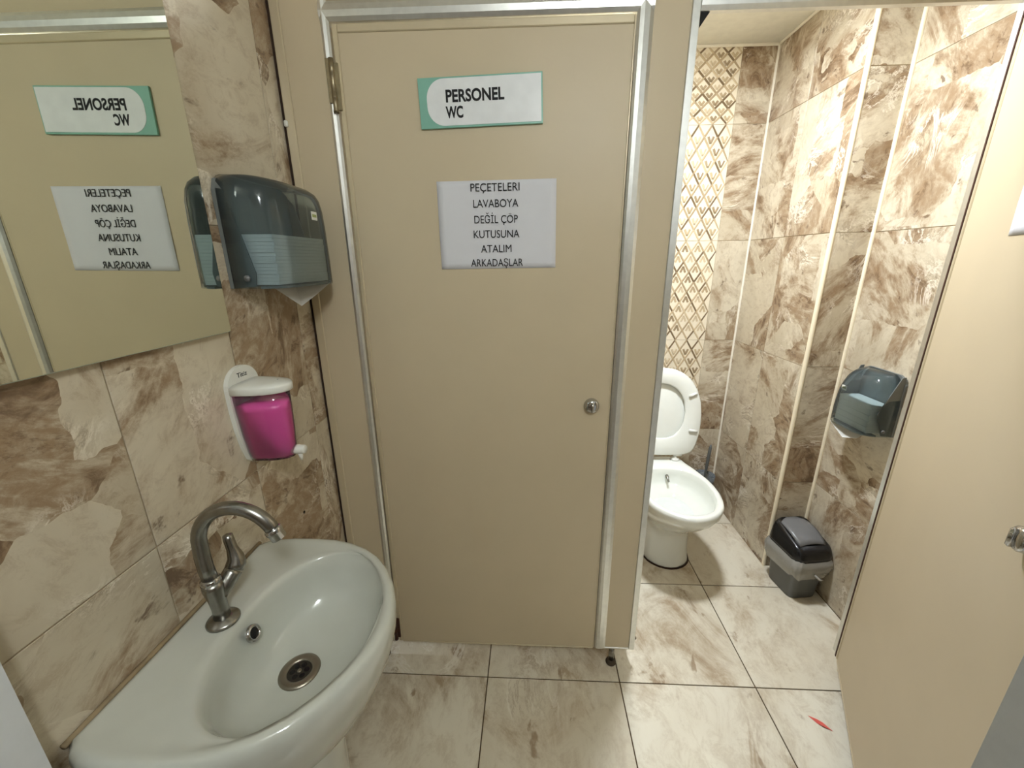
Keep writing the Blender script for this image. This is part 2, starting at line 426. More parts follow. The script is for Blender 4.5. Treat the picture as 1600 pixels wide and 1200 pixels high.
# ------------------------------------------------------------------ cubicle partition
PT = thing('cubicle_partition', 'beige laminate cubicle partition front with aluminium frame on short feet', 'partition', (0, 0, 0))
DT, DB = 1.893, .081
DL, DR = .1428, .8334
box('side_panel', (.030, DL-.020, 0, .024, DB, 2.03), M['laminate'], PT, .0008)
box('wall_channel', (.0075, .030, -.003, .026, DB-.005, 2.03), M['alu_beige'], PT, .002)
box('sealant_strip', (.0005, .0075, .001, .02, DB, 2.03), M['dark_gap'], PT)
box('post_panel', (DR+.036, .952, 0, .024, DB, 2.03), M['laminate'], PT, .0008)
box('header_panel', (DL-.020, DR+.036, 0, .024, DT+.040, 2.03), M['laminate'], PT, .0008)
box('header_panel', (.9698, 1.6493, 0, .024, DT+.040, 2.03), M['laminate'], PT, .0008)
def hprof(x0, x1, z0, z1, n, m='alu', vertical=True):
    """slightly bowed profile strip"""
    pts = []
    if vertical:
        wd = x1-x0; sec = [(x0, .012), (x0, -.001), (x0+.15*wd, -.0055), (x0+.4*wd, -.0075), (x0+.75*wd, -.0055), (x1, -.001), (x1, .012)]
        ls = [[(x, y, z) for x, y in sec] for z in (z0, z1)]
    else:
        hd = z1-z0; sec = [(.012, z0), (-.001, z0), (-.0055, z0+.2*hd), (-.0075, z0+.5*hd), (-.0055, z0+.8*hd), (-.001, z1), (.012, z1)]
        ls = [[(x, y, z) for y, z in sec] for x in (x0, x1)]
    return link(n, loft(ls), M[m], PT)
hprof(DR+.001, DR+.037, DB, DT+.04, 'frame_profile')
hprof(DL-.021, DL-.001, DB, DT+.04, 'frame_profile')
hprof(DL-.021, DR+.037, DT+.001, DT+.040, 'header_rail', 'alu', False)
hprof(.9698, 1.6493, DT-.002, DT+.040, 'header_rail', 'alu', False)
box('edge_profile', (.9515, .9698, -.0035, .0275, DB-.003, 2.03), M['alu'], PT, .0015)
box('bottom_profile', (DR+.03, .9515, -.002, .026, DB-.004, DB+.003), M['alu'], PT, .001)
link('corner_bracket', prism([(.970, DT-.002), (.992, DT-.002), (.970, DT-.034)], .004, .018), M['black'], PT)
for x, y in ((.898, .012), (.084, .012)):
    f = link('foot', lathe([(.0095, .010), (.0095, DB-.004)], 20), M['worn_chrome'], PT, True, loc=(x, y, 0))
    link('foot_base', lathe([(.017, 0.0002), (.0185, .004), (.015, .011), (.0105, .016)], 20), M['rubber'], f, True)
box('screw_cap', (.006, .015, -.009, -.002, 1.686, 1.70), M['white_plastic'], PT, .002)
link('bolt', lathe([(.006, 0), (.006, .006), (.003, .009)], 10, 'x'), M['steel'], PT, True, loc=(.9698, .012, .115))
# unseen divider between the cubicles, added for shade; then the hinge-side panel
PM = tag(box('cubicle_shade_divider', (.945, .969, .028, YB-.006, .1, 2.03), M['laminate'], bev=.001), 'unseen beige divider between the two cubicles, added for shade', 'partition')
PH = thing('hinge_side_panel', 'beige cubicle panel behind the open door at the right wall', 'partition')
box('panel', (1.668, XR-.012, 0, .024, DB, 2.03), M['laminate'], PH, .001)
box('wall_channel', (XR-.012, XR-.0005, -.003, .026, DB, 2.03), M['alu_beige'], PH, .001)
box('edge_profile', (1.656, 1.668, -.003, .027, DB, 2.03), M['alu'], PH, .001)
link('foot', lathe([(.012, .0003), (.0095, .02), (.0095, DB)], 16), M['worn_chrome'], PH, True, loc=(1.75, .012, 0))

def door(name, label, loc, rotz, wd, hinge_x, knob_x, mirrored):
    """leaf in local X 0..wd, visible side facing -Y"""
    D = thing(name, label, 'door', loc, rotz, kind='structure')
    box('leaf', (.016, wd-.004, 0, .022, DB+.0, DT-.020), M['laminate'], D, .001)
    box('edge_profile', (.0035, .016, -.0025, .0245, DB, DT-.0025), M['alu_beige'], D, .002)
    box('edge_profile', (wd-.004, wd-.0005, -.0005, .0225, DB, DT-.0025), M['alu_beige'], D, .0008)
    box('top_profile', (.016, wd-.004, -.0025, .0245, DT-.020, DT-.0025), M['alu_beige'], D, .002)
    box('bottom_profile', (.016, wd-.004, -.0015, .0235, DB-.004, DB), M['alu_beige'], D, .0007)
    k = link('knob', lathe([(.0215, 0.0), (.0215, -.004), (.0195, -.010), (.0195, -.014), (.016, -.0175), (.008, -.019), (.002, -.0195)], 32, 'y'), M['chrome'], D, True, loc=(knob_x, -.0002, .976))
    link('turn_grip', boxes((-.0035, .0035, -.0245, -.016, -.0155, .0155), bev=.002, seg=2), M['chrome'], k, True)
    return D
D1 = door('door_1', 'closed beige cubicle door with a sign and a paper notice', (DL, 0, 0), 0, DR-DL, 0, .637, False)
D2 = door('door_2', 'open beige cubicle door swung towards the viewer at right', (1.6493, -.001, 0), math.atan2(-math.cos(.5028), -math.sin(.5028)), .745, 0, .648, True)
box('hinge_strip', (-.004, .0035, -.004, .024, DB, DT-.003), M['hinge_dark'], D2)
def hinge(z0, z1, m, D):
    h = link('hinge', boxes((-.017, -.0075, -.010, -.001, z0+.02, z1), (.0, .011, -.0075, -.001, z0+.006, z1-.008), bev=.0008), M[m], D)
    link('hinge_pin', lathe([(.0058, z0+.003), (.0068, z0), (.0062, z0+.006), (.0058, z0+.007), (.0058, z0+.03), (.0063, z0+.0305), (.0063, z0+.033), (.0058, z0+.0335), (.0058, z1-.03), (.0062, z1-.0295), (.0055, z1)], 14), M[m], h, True, loc=(-.003, -.009, 0))
hinge(1.712, 1.822, 'hinge', D1); hinge(.095, .19, 'hinge_dark', D1)

# ------------------------------------------------------------------ signs
def plate(outline, y0, y1, m, name, parent): return link(name, prism(outline, y0, y1), M[m], parent)
SX, SZ, SW, SH = .3405, 1.6745, .290, .104
SG = thing('door_sign', 'teal and white plastic sign reading PERSONEL WC', 'sign', (SX, -.0005, SZ)); SG.rotation_euler = (0, math.radians(-1.5), 0)
box('backing', (0, SW, -.006, 0, 0, SH), M['teal'], SG, .0006)
r_ = .040; x0_, x1_, z0_, z1_ = .019, SW-.0035, .0045, SH-.0035
ol = [(x1_, z0_), (x1_, z1_)] + [(x0_+r_-r_*math.sin(a), z1_-r_+r_*math.cos(a)) for a in [PI/2*i/10 for i in range(11)]] + [(x0_+r_-r_*math.cos(a), z0_+r_-r_*math.sin(a)) for a in [PI/2*i/10 for i in range(11)]]
plate(ol, -.0068, -.0058, 'sign_white', 'insert', SG)
link('lettering', text_mesh('PERSONEL', .0345, off=.0011, width=.137), M['ink'], SG, loc=(.063, -.0071, .0530))
link('lettering', text_mesh('WC', .0330, off=.0011, width=.041), M['ink'], SG, loc=(.063, -.0071, .0205))

PX, PZ, PW, PHh = .3707, 1.352, .297, .2095
NT = thing('paper_notice', 'white paper notice with six lines of black capitals on closed door', 'notice', (PX, -.0006, PZ)); NT.rotation_euler = (0, math.radians(-.6), 0)
def sheet(wd, hg, nx=18, nz=14, amp=.0009, seed=1):
    rnd = random.Random(seed); ph = [rnd.uniform(0, 6) for _ in range(6)]
    V, Fc = [], []
    for j in range(nz+1):
        for i in range(nx+1):
            u, v = i/nx, j/nz
            d = amp*(.5+.25*math.sin(5*u+ph[0]+2*v)+.25*math.sin(7*v+ph[1]-3*u)) + .0010*max(0, (.28-math.hypot(u-.02, v-.3))/.28)
            V.append((u*wd, -d-.0002, v*hg))
    for j in range(nz):
        for i in range(nx):
            a = j*(nx+1)+i; Fc.append((a, a+1, a+nx+2, a+nx+1))
    me = bpy.data.meshes.new('sheet'); me.from_pydata(V, [], Fc); return me
sh_ = link('sheet', sheet(PW, PHh), M['paper'], NT, True)
md = sh_.modifiers.new('s', 'SOLIDIFY'); md.thickness = .00012; md.offset = 1
LINES = [('PEÇETELERI', .1215, .1845), ('LAVABOYA', .113, .1475), ('DEĞİL ÇÖP', .110, .1105), ('KUTUSUNA', .1165, .0755), ('ATALIM', .0785, .0400), ('ARKADAŞLAR', .135, .0055)]
for s, wd, z in LINES:
    link('lettering', text_mesh(s, .0265, 'CENTER', width=wd), M['ink'], NT, loc=(.1455, -.0024, z))
N2 = tag(link('paper_notice', sheet(.297, .21, seed=5), M['paper'], None, True), 'white paper sheet on the open door, cut by the right edge', 'notice')
md = N2.modifiers.new('s', 'SOLIDIFY'); md.thickness = .00012; md.offset = 1
dv = Vector((-math.sin(.5028), -math.cos(.5028), 0)); N2.rotation_euler = (0, 0, math.atan2(dv.y, dv.x))
N2.location = Vector((1.6493, -.001, 1.412)) + dv*.256 + Vector((-math.cos(.5028), math.sin(.5028), 0))*.0006

# ------------------------------------------------------------------ mirror
MR = thing('wall_mirror', 'large frameless wall mirror above the washbasin', 'mirror', (.0035, -.55, 1.2414))
box('glass', (0, .0075, -.235, .224, 0, .80), M['glass_edge'], MR, .0015)
box('reflecting_face', (.0075, .0085, -.2335, .2225, .0015, .7985), M['mirror'], MR)

# ------------------------------------------------------------------ washbasin
SK = thing('washbasin', 'white ceramic pedestal washbasin with rounded front on tiled wall', 'washbasin', (0, -.5625, 0))
TOPZ = .776
def outer(th, grow=0.0):
    """radius from centre c=(.20,0) to D-shaped outline"""
    hw = [(0.004, .203), (.03, .214), (.07, .221), (.12, .223), (.17, .220), (.21, .211), (.25, .194), (.285, .170), (.315, .138), (.34, .100), (.356, .062), (.3645, .03), (.367, .0)]
    dx, dy = math.cos(th), math.sin(th)
    lo, hi = 0.0, .6
    for _ in range(40):
        md_ = (lo+hi)/2; x = .20+dx*md_; y = abs(dy*md_)
        ok = x >= .004 and x <= .367 and y <= interp(hw, x)
        if ok: lo = md_
        else: hi = md_
    return lo+grow
def bowl(th):
    a, b, n_ = .121, .178, 2.25
    c_, s_ = abs(math.cos(th)), abs(math.sin(th))
    return ((c_/a)**n_+(s_/b)**n_)**(-1/n_)
NS = 96; cx0 = .20; bx = .217
def ringp(fn, z, cx): 
    return [(cx+fn(t)*math.cos(t), fn(t)*math.sin(t), z if not callable(z) else z(t)) for t in [2*PI*i/NS for i in range(NS)]]
def blend(A, B, k): return [tuple(Vector(a).lerp(Vector(b), k)) for a, b in zip(A, B)]
O = ringp(outer, TOPZ, cx0); Bw = ringp(bowl, TOPZ, bx)
def setz(l, z): return [(p[0], p[1], z) for p in l]
def scale_l(l, k, z, cx=.17, wallx=.004): return [(max(wallx, cx+(p[0]-cx)*k), p[1]*k, z) for p in l]
def shrink(l, d, z):
    out = []
    for p in l:
        v = Vector((p[0]-cx0, p[1])); L_ = v.length; v *= (L_-d)/L_
        out.append((max(.004, cx0+v.x), v.y, z))
    return out
ped = [(.15+.085*math.cos(t), .092*math.sin(t), 0) for t in [2*PI*i/NS for i in range(NS)]]
loops = [setz(ped, .515), blend(setz(ped, .52), shrink(O, .05, .60), .35), blend(setz(ped, .555), shrink(O, .04, .60), .70), shrink(O, .040, .625), shrink(O, .022, .668), shrink(O, .008, .705), shrink(O, .001, .735), shrink(O, 0, .757),
         shrink(O, .002, .768), shrink(O, .007, .7745), shrink(O, .014, TOPZ), shrink(O, .022, .7745)]
# deck between rim and bowl
R0 = shrink(O, .022, .7745)
loops.append(blend(R0, setz(Bw, .771), .3)); loops[-1] = setz(loops[-1], .7715)
loops.append(setz(blend(R0, Bw, .75), .7705))
loops.append(setz(blend(R0, Bw, .93), .7705))
DRN = (.188, 0.0)
def bring(k, z, cx_): return [(cx_+(p[0]-bx)*k, p[1]*k, z) for p in Bw]
for k, z, c_ in ((1.0, .767, .217), (.965, .757, .2165), (.93, .738, .215), (.87, .712, .212), (.77, .690, .207), (.62, .674, .2), (.45, .664, .194), (.30, .6585, .19)):
    loops.append(bring(k, z, c_))
loops.append([(DRN[0]+.030*math.cos(t), .030*math.sin(t), .656) for t in [2*PI*i/NS for i in range(NS)]])
link('basin', loft(loops, True, True), M['ceramic'], SK, True)
pd = [(.098, .0), (.097, .02), (.092, .10), (.089, .25), (.09, .42), (.095, .50), (.092, .54)]
pl = [[(.15+r*.93*math.cos(t), r*math.sin(t), h) for t in [2*PI*i/48 for i in range(48)]] for r, h in pd]
link('pedestal', loft(pl), M['ceramic'], SK, True)
dr = link('drain', lathe([(.018, .0003), (.0185, .0022), (.021, .0036), (.027, .0040), (.0305, .0026), (.0315, .0)], 36, cap0=False, cap1=False), M['steel'], SK, True, loc=(DRN[0], 0, .6562)); dr.scale = (1.14, 1.14, 1.14)
link('drain_strainer', lathe([(.0188, 0), (.0185, .0016), (.0165, .0022)], 32), M['dark_steel'], dr, False, loc=(0, 0, -.0006))
hol = bmesh.new()
for i in range(6):
    a = 2*PI*i/6+.3
    bmesh.ops.create_circle(hol, cap_ends=True, radius=.0042, segments=14, matrix=Matrix.Translation((.0105*math.cos(a), .0105*math.sin(a), .0020)))
link('drain_holes', me_from(hol), M['black'], dr)
link('drain_screw', lathe([(.0035, .0015), (.0033, .003), (.002, .0034)], 14), M['steel'], dr, True)
ov = link('overflow_ring', lathe([(.0075, .001), (.0078, .004), (.0098, .0055), (.0125, .003), (.013, 0)], 28, cap0=False, cap1=False), M['chrome'], SK, True, loc=(.1125, .004, .738)); ov.rotation_euler = (0, math.radians(68), 0); ov.scale = (1.2, 1.2, 1.2)
hl = link('overflow_hole', lathe([(.0078, 0.0), (.0078, .0015)], 20), M['black'], ov)
link('sealant_bead', tube([(.004, y, .773) for y in (-.200, -.1, 0, .1, .200)], .0042, 8), M['hinge_stain'], SK, True)

# tap
TP = thing('tap', 'worn chrome swan-neck tap with a side lever on the washbasin', 'tap', (.070, -.5635, .7712))
link('base_flange', lathe([(.026, .0), (.0262, .003), (.024, .006), (.016, .009), (.0135, .011)], 32), M['worn_chrome'], TP, True)
link('body', tube([(0, 0, .006), (0, 0, .03), (-.001, 0, .05), (-.003, 0, .072), (-.004, 0, .082)], [.0135, .0125, .0135, .0165, .0155], 20), M['worn_chrome'], TP, True)
link('collar', lathe([(.0145, .080), (.0150, .082), (.0150, .089), (.0135, .091)], 24), M['chrome'], TP, True, loc=(-.004, 0, 0))
# valve arm leans towards the wall-side right (+y)
link('valve_arm', tube([(-.002, 0.0, .046), (.004, .016, .062), (.008, .030, .074), (.0095, .035, .078)], [.012, .0145, .0150, .0150], 20), M['worn_chrome'], TP, True)
link('lever', tube([(.0095, .0355, .0785), (.011, .042, .086), (.010, .045, .098), (.006, .046, .115), (.003, .047, .132), (.002, .0475, .140), (.002, .0475, .1425)], [.0152, .0160, .0125, .0088, .0085, .0080, .003], 20), M['worn_chrome'], TP, True)
sp = [(-.004, 0, .088), (-.0075, .001, .110), (-.009, .002, .135)]
cxs, rs = .0545, .0640
for i in range(1, 18):
    a = PI - (PI*1.0-.36)*i/17
    sp.append((cxs+rs*math.cos(a), .003+.0006*i, .155+rs*1.06*math.sin(a)))
link('spout', tube(sp, [.0118]*3+[.0114]*10+[.0110]*7, 20), M['worn_chrome'], TP, True)
e_ = Vector(sp[-1]); d_ = (Vector(sp[-1])-Vector(sp[-2])).normalized()
link('aerator', tube([e_-d_*.004, e_-d_*.003, e_+d_*.004, e_+d_*.005, e_+d_*.016, e_+d_*.017], [.0122, .0134, .0134, .0122, .0122, .011], 20), M['chrome'], TP, True)

# ------------------------------------------------------------------ soap dispenser
SD = thing('soap_dispenser', 'white wall soap dispenser half-filled with bright pink liquid soap', 'soap dispenser', (0, -.3185, 0))
# outline of backplate in local (y, z)
bp_ = []
for i in range(13):
    a = PI*i/12; bp_.append((-.047*math.cos(a), 1.128+.042*math.sin(a)))
right = [(.046, 1.08), (.043, 1.04), (.036, 1.0), (.026, .970), (.012, .958)]
bp_ += right + [(-y, z) for y, z in right[::-1]]
def plate_x(pts, x0, x1):
    return loft([[(x, y, z) for y, z in pts] for x in (x0, x1)])
link('backplate', plate_x(bp_, .0004, .010), M['white_plastic'], SD)
def dsec(hw, dep, z, n=20, x0=.010):
    return [(x0+dep*(max(0, math.sin(PI*i/n)))**.75, -hw*math.cos(PI*i/n), z) for i in range(n+1)]
link('container', loft([dsec(.020, .070, .963), dsec(.024, .082, .968), dsec(.029, .087, .985), dsec(.036, .089, 1.03), dsec(.0405, .090, 1.08), dsec(.042, .090, 1.122)]), M['soap_case'], SD, True)
link('liquid_soap', loft([dsec(.017, .066, .967), dsec(.021, .077, .971), dsec(.026, .083, .987), dsec(.0335, .0855, 1.03), dsec(.0378, .0865, 1.078), dsec(.0385, .0866, 1.094)]), M['soap'], SD, True)
link('lid', loft([dsec(.0455, .096, 1.118), dsec(.047, .098, 1.120), dsec(.047, .098, 1.131), dsec(.0455, .096, 1.1345), dsec(.030, .07, 1.1375)]), M['white_plastic'], SD, True)
vb = link('push_button', lathe([(.0095, .085), (.0105, .088), (.0105, .100), (.0098, .1015), (.0098, .112), (.0085, .1145)], 24, 'x'), M['white_plastic'], SD, True, loc=(0, .004, .981))
link('nozzle', lathe([(.0028, .957), (.0055, .974)], 12), M['white_plastic'], SD, True, loc=(.1015, .005, -.002))
tm = text_mesh('Titiz', .014, 'CENTER', width=.030); sl = link('lettering', tm, M['ink'], SD, loc=(.0104, -.002, 1.1475), rot=(0, 0, PI/2))
link('lid_dimple', lathe([(.0016, 0), (.0012, .0004)], 8), M['ink'], SD, loc=(.075, .012, 1.1376))

# ------------------------------------------------------------------ paper towel dispensers (local: +X away from wall, Y along wall, z up from bottom)
def towel_dispenser(label, loc, rotz, Wd=.125, H=.213, D=.112, dome=0, by=.03):
    T = thing('towel_dispenser', label, 'paper dispenser', loc, rotz, group='smoked blue paper towel dispensers')
    def sec(hw, dep, z, x0=.004, n=26, p=.5):
        out = []
        for i in range(n+1):
            a = PI*i/n; c_, s_ = math.cos(a), math.sin(a)
            out.append((x0+dep*abs(s_)**.42, -hw*(abs(c_)**.55)*(1 if c_ > 0 else -1), z))
        return out
    bk = [(-Wd, 0), (Wd, 0), (Wd, H-.03), (Wd-.008, H-.010), (Wd-.03, H)] + [(-(Wd-.03), H), (-(Wd-.008), H-.010), (-Wd, H-.03)]
    link('backplate', plate_x(bk, .0004, .008), M['housing'], T)
    for s in (-1, 1):
        ch = [(.008, 0.0), (.052, .004), (.056, .03), (.040, .10), (.020, H-.03), (.008, H-.015)] if not dome else [(.008, 0.0), (.040, .003), (.060, .055), (.070, .080), (.020, H-.004), (.008, H-.002)]
        me = loft([[(x, s*(Wd-.003-k), z) for x, z in ch] for k in (0, .003)])
        link('side_cheek', me, M['housing'], T)
        link('pivot', lathe([(.006, 0), (.006, .003), (.004, .004)], 14, 'y'), M['flap'], T, True, loc=(.040, s*(Wd-.0005) - (0 if s > 0 else .004), .020))
    zs = [(0, 1, 1), (.06, 1, 1), (.10, .995, .97), (.13, .97, .93), (.155, .93, .87), (.175, .87, .80), (.190, .80, .72), (.201, .72, .62), (.208, .62, .52), (.2115, .55, .44)] if dome else [(0, 1, 1), (.06, 1, 1), (.13, 1, .985), (.165, .995, .965), (.187, .975, .93), (.200, .94, .87), (.209, .885, .76), (.213, .80, .60)]
    ls = [sec(Wd*k, D*d, z) for z, k, d in zs]
    link('cover', loft(ls, cap0=False, cap1=True), M['cover'], T, True)
    link('bottom_tray', loft([sec(Wd-.004, D-.010, -.001)[2:-2], sec(Wd-.004, D-.010, .004)[2:-2]]), M['housing'], T)
    b = link('badge', boxes((0, .0012, -.012, .012, -.009, .009), bev=.0005), M['white_plastic'], T, loc=(D*(.88 if dome else .98)+.0035, by, .135 if dome else .150))
    link('badge_mark', boxes((.0012, .0014, -.009, .009, -.003, .003)), M['badge_green'], b)
    return T
TD1 = towel_dispenser('smoked blue towel dispenser with white badge on wall above the soap', (0.0005, -.165, 1.322), 0)
TD2 = towel_dispenser('smoked blue towel dispenser on cubicle wall above the waste bin', (XR-.0005, .322, .787), PI, Wd=.093, D=.102, dome=1, by=-.045)
def towel_stack(label, loc, rotz, hw=.104, dp=.09):
    bs = []
    n_ = 14; hh = .098
    T = thing('towel_stack', label, 'paper towels', loc, rotz, group='stacks of folded towels in the dispensers')
    bm = []
    for i in range(n_):
        j = .0008*((i*7) % 3)
        bm.append((.014, dp+j, -hw+j, hw-j, .006+hh*i/n_+.0003, .006+hh*(i+1)/n_))
    link('folded_towels', boxes(*bm), M['towel'], T)
    return T
towel_stack('stack of folded white towels inside the dispenser above the soap', (.0005, -.165, 1.322), 0)
towel_stack('stack of folded white towels inside the dispenser above the bin', (XR-.0005, .322, .787), PI, .074, .080)
def hanging(label, loc, rotz, pts, flip=1):
    """sheet pulled out of the slot: pts = (y, x, z) rows top to tip"""
    o = thing('paper_towel', label, 'paper towel', loc, rotz, group='towels hanging from the dispensers')
    V = [Vector(p) for p in pts]; bm = bmesh.new()
    vs = [bm.verts.new(v) for v in V]
    bm.faces.new((vs[0], vs[1], vs[2])); bm.faces.new((vs[0], vs[2], vs[3]))
    if len(vs) > 4: bm.faces.new((vs[0], vs[3], vs[4]))
    bmesh.ops.solidify(bm, geom=bm.faces[:], thickness=.0012)
    link('sheet', me_from(bm), M['towel'], o)
    return o
hanging('white towel corner hanging from the dispenser above the soap', (.0005, -.165, 1.322), 0, [(.05, .02, .004), (.064, -.092, .003), (.084, -.024, -.045), (.090, .038, -.024), (.096, .104, .001)])
hanging('white towel end sticking out below the dispenser above the bin', (XR-.0005, .322, .787), PI, [(.05, -.01, .000), (.098, -.070, -.004), (.104, .012, -.036), (.086, .052, -.024), (.05, .05, .000)])

# ------------------------------------------------------------------ toilet (local origin on floor, centre line; -Y is the front)
TX = 1.262
TO = thing('toilet', 'white ceramic floor-standing toilet with bidet nozzle, seat raised', 'toilet', (TX, 0, 0))
rim = [(.292, 0), (.300, .045), (.318, .082), (.345, .115), (.385, .145), (.43, .160), (.49, .171), (.55, .173), (.61, .167), (.67, .152), (.72, .138), (.77, .120), (.81, .112), (.835, .104), (.84, .07), (.84, 0)]
def poly(tab, n=72):
    pts = [(h, y) for y, h in tab] + [(-h, y) for y, h in tab[::-1][1:-1]]
    # resample evenly
    P_ = [Vector(p) for p in pts]; L_ = [0]
    for i in range(len(P_)): L_.append(L_[-1]+(P_[(i+1) % len(P_)]-P_[i]).length)
    out = []
    for k in range(n):
        d = L_[-1]*k/n
        for i in range(len(P_)):
            if L_[i] <= d <= L_[i+1]:
                out.append(P_[i].lerp(P_[(i+1) % len(P_)], (d-L_[i])/(L_[i+1]-L_[i]))); break
    return out
RP = poly(rim)
def tl(kx, ky, yc, z, dy=0): return [(p.x*kx, yc+(p.y-yc)*ky+dy, z) for p in RP]
base_t = [(.486, 0), (.488, .022), (.494, .045), (.506, .067), (.525, .084), (.555, .098), (.60, .106), (.70, .110), (.80, .110), (.835, .105), (.84, .07), (.84, 0)]
BP = [(p.x, p.y) for p in poly(base_t)]
def bl(k, z, sc=1.0, dy=0): return [((1-k)*b[0]*sc+k*r.x, (1-k)*(.68+(b[1]-.68)*sc)+k*r.y+dy, z) for b, r in zip(BP, RP)]
inn_t = [(.328, 0), (.336, .045), (.36, .088), (.40, .118), (.45, .138), (.51, .147), (.57, .146), (.62, .134), (.66, .112), (.69, .08), (.702, .04), (.705, 0)]
IP = poly(inn_t)
def il(k, z, yc=.53): return [(p.x*k, yc+(p.y-yc)*k, z) for p in IP]
tl_loops = [tl(kx, ky, .72, z) for z, kx, ky in ((.0005, .64, .552), (.012, .625, .545), (.07, .59, .52), (.135, .58, .512), (.175, .60, .535), (.205, .645, .59), (.235, .71, .67), (.265, .79, .76), (.295, .87, .85), (.325, .94, .925), (.355, .985, .98), (.385, 1, 1))] + [
            [(p.x*.985, .56+(p.y-.56)*.985, .398) for p in RP], [(p.x*.95, .56+(p.y-.56)*.96, .401) for p in RP],
            [(p.x*1.03, .53+(p.y-.53)*1.03, .400) for p in IP], il(1, .394), il(.985, .37), il(.97, .335), il(.90, .318), il(.76, .297, .545), il(.58, .272, .57), il(.42, .256, .60), il(.3, .25, .61)]
link('bowl', loft(tl_loops), M['wc_ceramic'], TO, True)
link('floor_seal', loft([tl(.66, .565, .72, .0004), tl(.645, .557, .72, .006)]), M['dark_gap'], TO)
link('water', loft([il(.575, .2715, .571), il(.585, .2735, .571)]), M['water'], TO)
# raised lid and seat: local plane tilted back about the hinge line
tilt = Matrix.Translation((0, .800, .428)) @ Matrix.Rotation(math.radians(-13), 4, 'X')
seat_t = [(0.0, 0), (.002, .10), (.012, .145), (.04, .166), (.09, .182), (.15, .192), (.21, .195), (.27, .190), (.33, .172), (.38, .142), (.415, .100), (.434, .055), (.44, 0)]
def sp_(n=64, k=1.0): return [(p.x*k, .22+(p.y-.22)*k) for p in poly(seat_t, n)]
def solid(pts, y0, y1):
    ls = []
    for y, k in ((y0, .955), (y0+.004*(1 if y1 > y0 else -1), .99), ((y0+y1)/2, 1.0), (y1-.003*(1 if y1 > y0 else -1), .99), (y1, .96)):
        ls.append([tuple(tilt @ Vector((x*k, y, .22+(z-.22)*k))) for x, z in pts])
    return loft(ls)
link('lid', solid(sp_(), .004, .022), M['wc_ceramic'], TO, True)
def ring():
    hole = [(p.x, p.y) for p in poly([(.085, 0), (.088, .03), (.10, .062), (.13, .092), (.17, .110), (.22, .117), (.27, .112), (.31, .094), (.34, .066), (.356, .032), (.36, 0)], 64)]
    out = sp_(); 
    def T_(pts, y): return [tuple(tilt @ Vector((x, y, z))) for x, z in pts]
    def mixp(a, b, k): return [(p[0]*(1-k)+q[0]*k, p[1]*(1-k)+q[1]*k) for p, q in zip(a, b)]
    ls = [T_(mixp(out, hole, .5), -.002), T_(mixp(out, hole, .06), -.002), T_(out, -.006), T_(out, -.016), T_(mixp(out, hole, .06), -.020), T_(mixp(out, hole, .5), -.021), T_(mixp(out, hole, .93), -.018), T_(hole, -.014), T_(hole, -.006), T_(mixp(out, hole, .93), -.002)]
    bm = bmesh.new(); rows = [[bm.verts.new(p) for p in l] for l in ls]; n = 64
    for a, b in zip(rows, rows[1:]+rows[:1]):
        for i in range(n):
            j = (i+1) % n; bm.faces.new((a[i], a[j], b[j], b[i]))
    return me_from(bm)
st = link('seat', ring(), M['wc_ceramic'], TO, True)
for s in (-1, 1):
    for z, an in ((.125, -.12), (.305, .42)):
        o = link('seat_bumper', boxes((-.022, .022, -.010, 0, -.0085, .0085), bev=.004, seg=2), M['white_plastic'], st, True)
        o.matrix_local = tilt @ Matrix.Translation((s*(.153 if z < .2 else .148), -.020, z)) @ Matrix.Rotation(-s*an, 4, 'Y')
for s in (-1, 1):
    h = link('hinge', lathe([(.021, .4008), (.0215, .404), (.019, .411), (.010, .414), (.008, .428)], 20), M['white_plastic'], TO, True, loc=(s*.078, .797, 0))
    link('hinge_arm', boxes((-.012, .030, -.012, .010, .424, .440), bev=.004, seg=2), M['white_plastic'], h, True)
link('bidet_nozzle', tube([(.012, .705, .362), (.012, .690, .358), (.012, .684, .356), (.012, .668, .349)], [.0085, .0085, .0055, .005], 12), M['worn_chrome'], TO, True)

# ------------------------------------------------------------------ toilet brush
BR = thing('toilet_brush', 'toilet brush standing in a clear cup in the corner behind toilet', 'toilet brush', (1.595, 1.005, 0))
link('cup', lathe([(.044, .0005), (.048, .01), (.055, .17), (.057, .205), (.054, .205), (.052, .17), (.045, .012)], 28, cap1=False), M['brush_cup'], BR, True)
link('bristle_head', lathe([(.012, .03), (.034, .045), (.036, .09), (.028, .115), (.01, .12)], 18), M['white_plastic'], BR, True)
link('handle', tube([(0, 0, .115), (.006, .004, .20), (.012, .010, .27), (.020, .017, .36), (.022, .019, .38)], [.006, .0055, .0085, .0085, .004], 12), M['bin'], BR, True)

# ------------------------------------------------------------------ waste bin
BN = thing('waste_bin', 'dark grey waste bin with black lid, grey flap and clear bag', 'waste bin', (1.752, .405, 0), math.radians(8))
def rr(hx, hy, z, r=.03, n=6):
    out = []
    for qx, qy, a0 in ((1, 1, 0), (-1, 1, PI/2), (-1, -1, PI), (1, -1, 3*PI/2)):
        for i in range(n+1):
            a = a0+PI/2*i/n; out.append((qx*(hx-r)+r*math.cos(a), qy*(hy-r)+r*math.sin(a), z))
    return out
link('body', loft([rr(.058, .070, .0005), rr(.061, .073, .004), rr(.075, .085, .196), rr(.076, .086, .200)], True, True), M['bin'], BN, True)
def bagl(g, z, wv, ph): 
    b_ = rr(.076+g, .086+g, z, .032, 10); n = len(b_); out = []
    for i, p in enumerate(b_):
        k = 1+wv*math.sin(i*1.9+ph)+wv*.6*math.sin(i*.7+2*ph); out.append((p[0]*k, p[1]*k, z+.008*math.sin(i*.55+ph)*(1 if z < .16 else 0)))
    return out
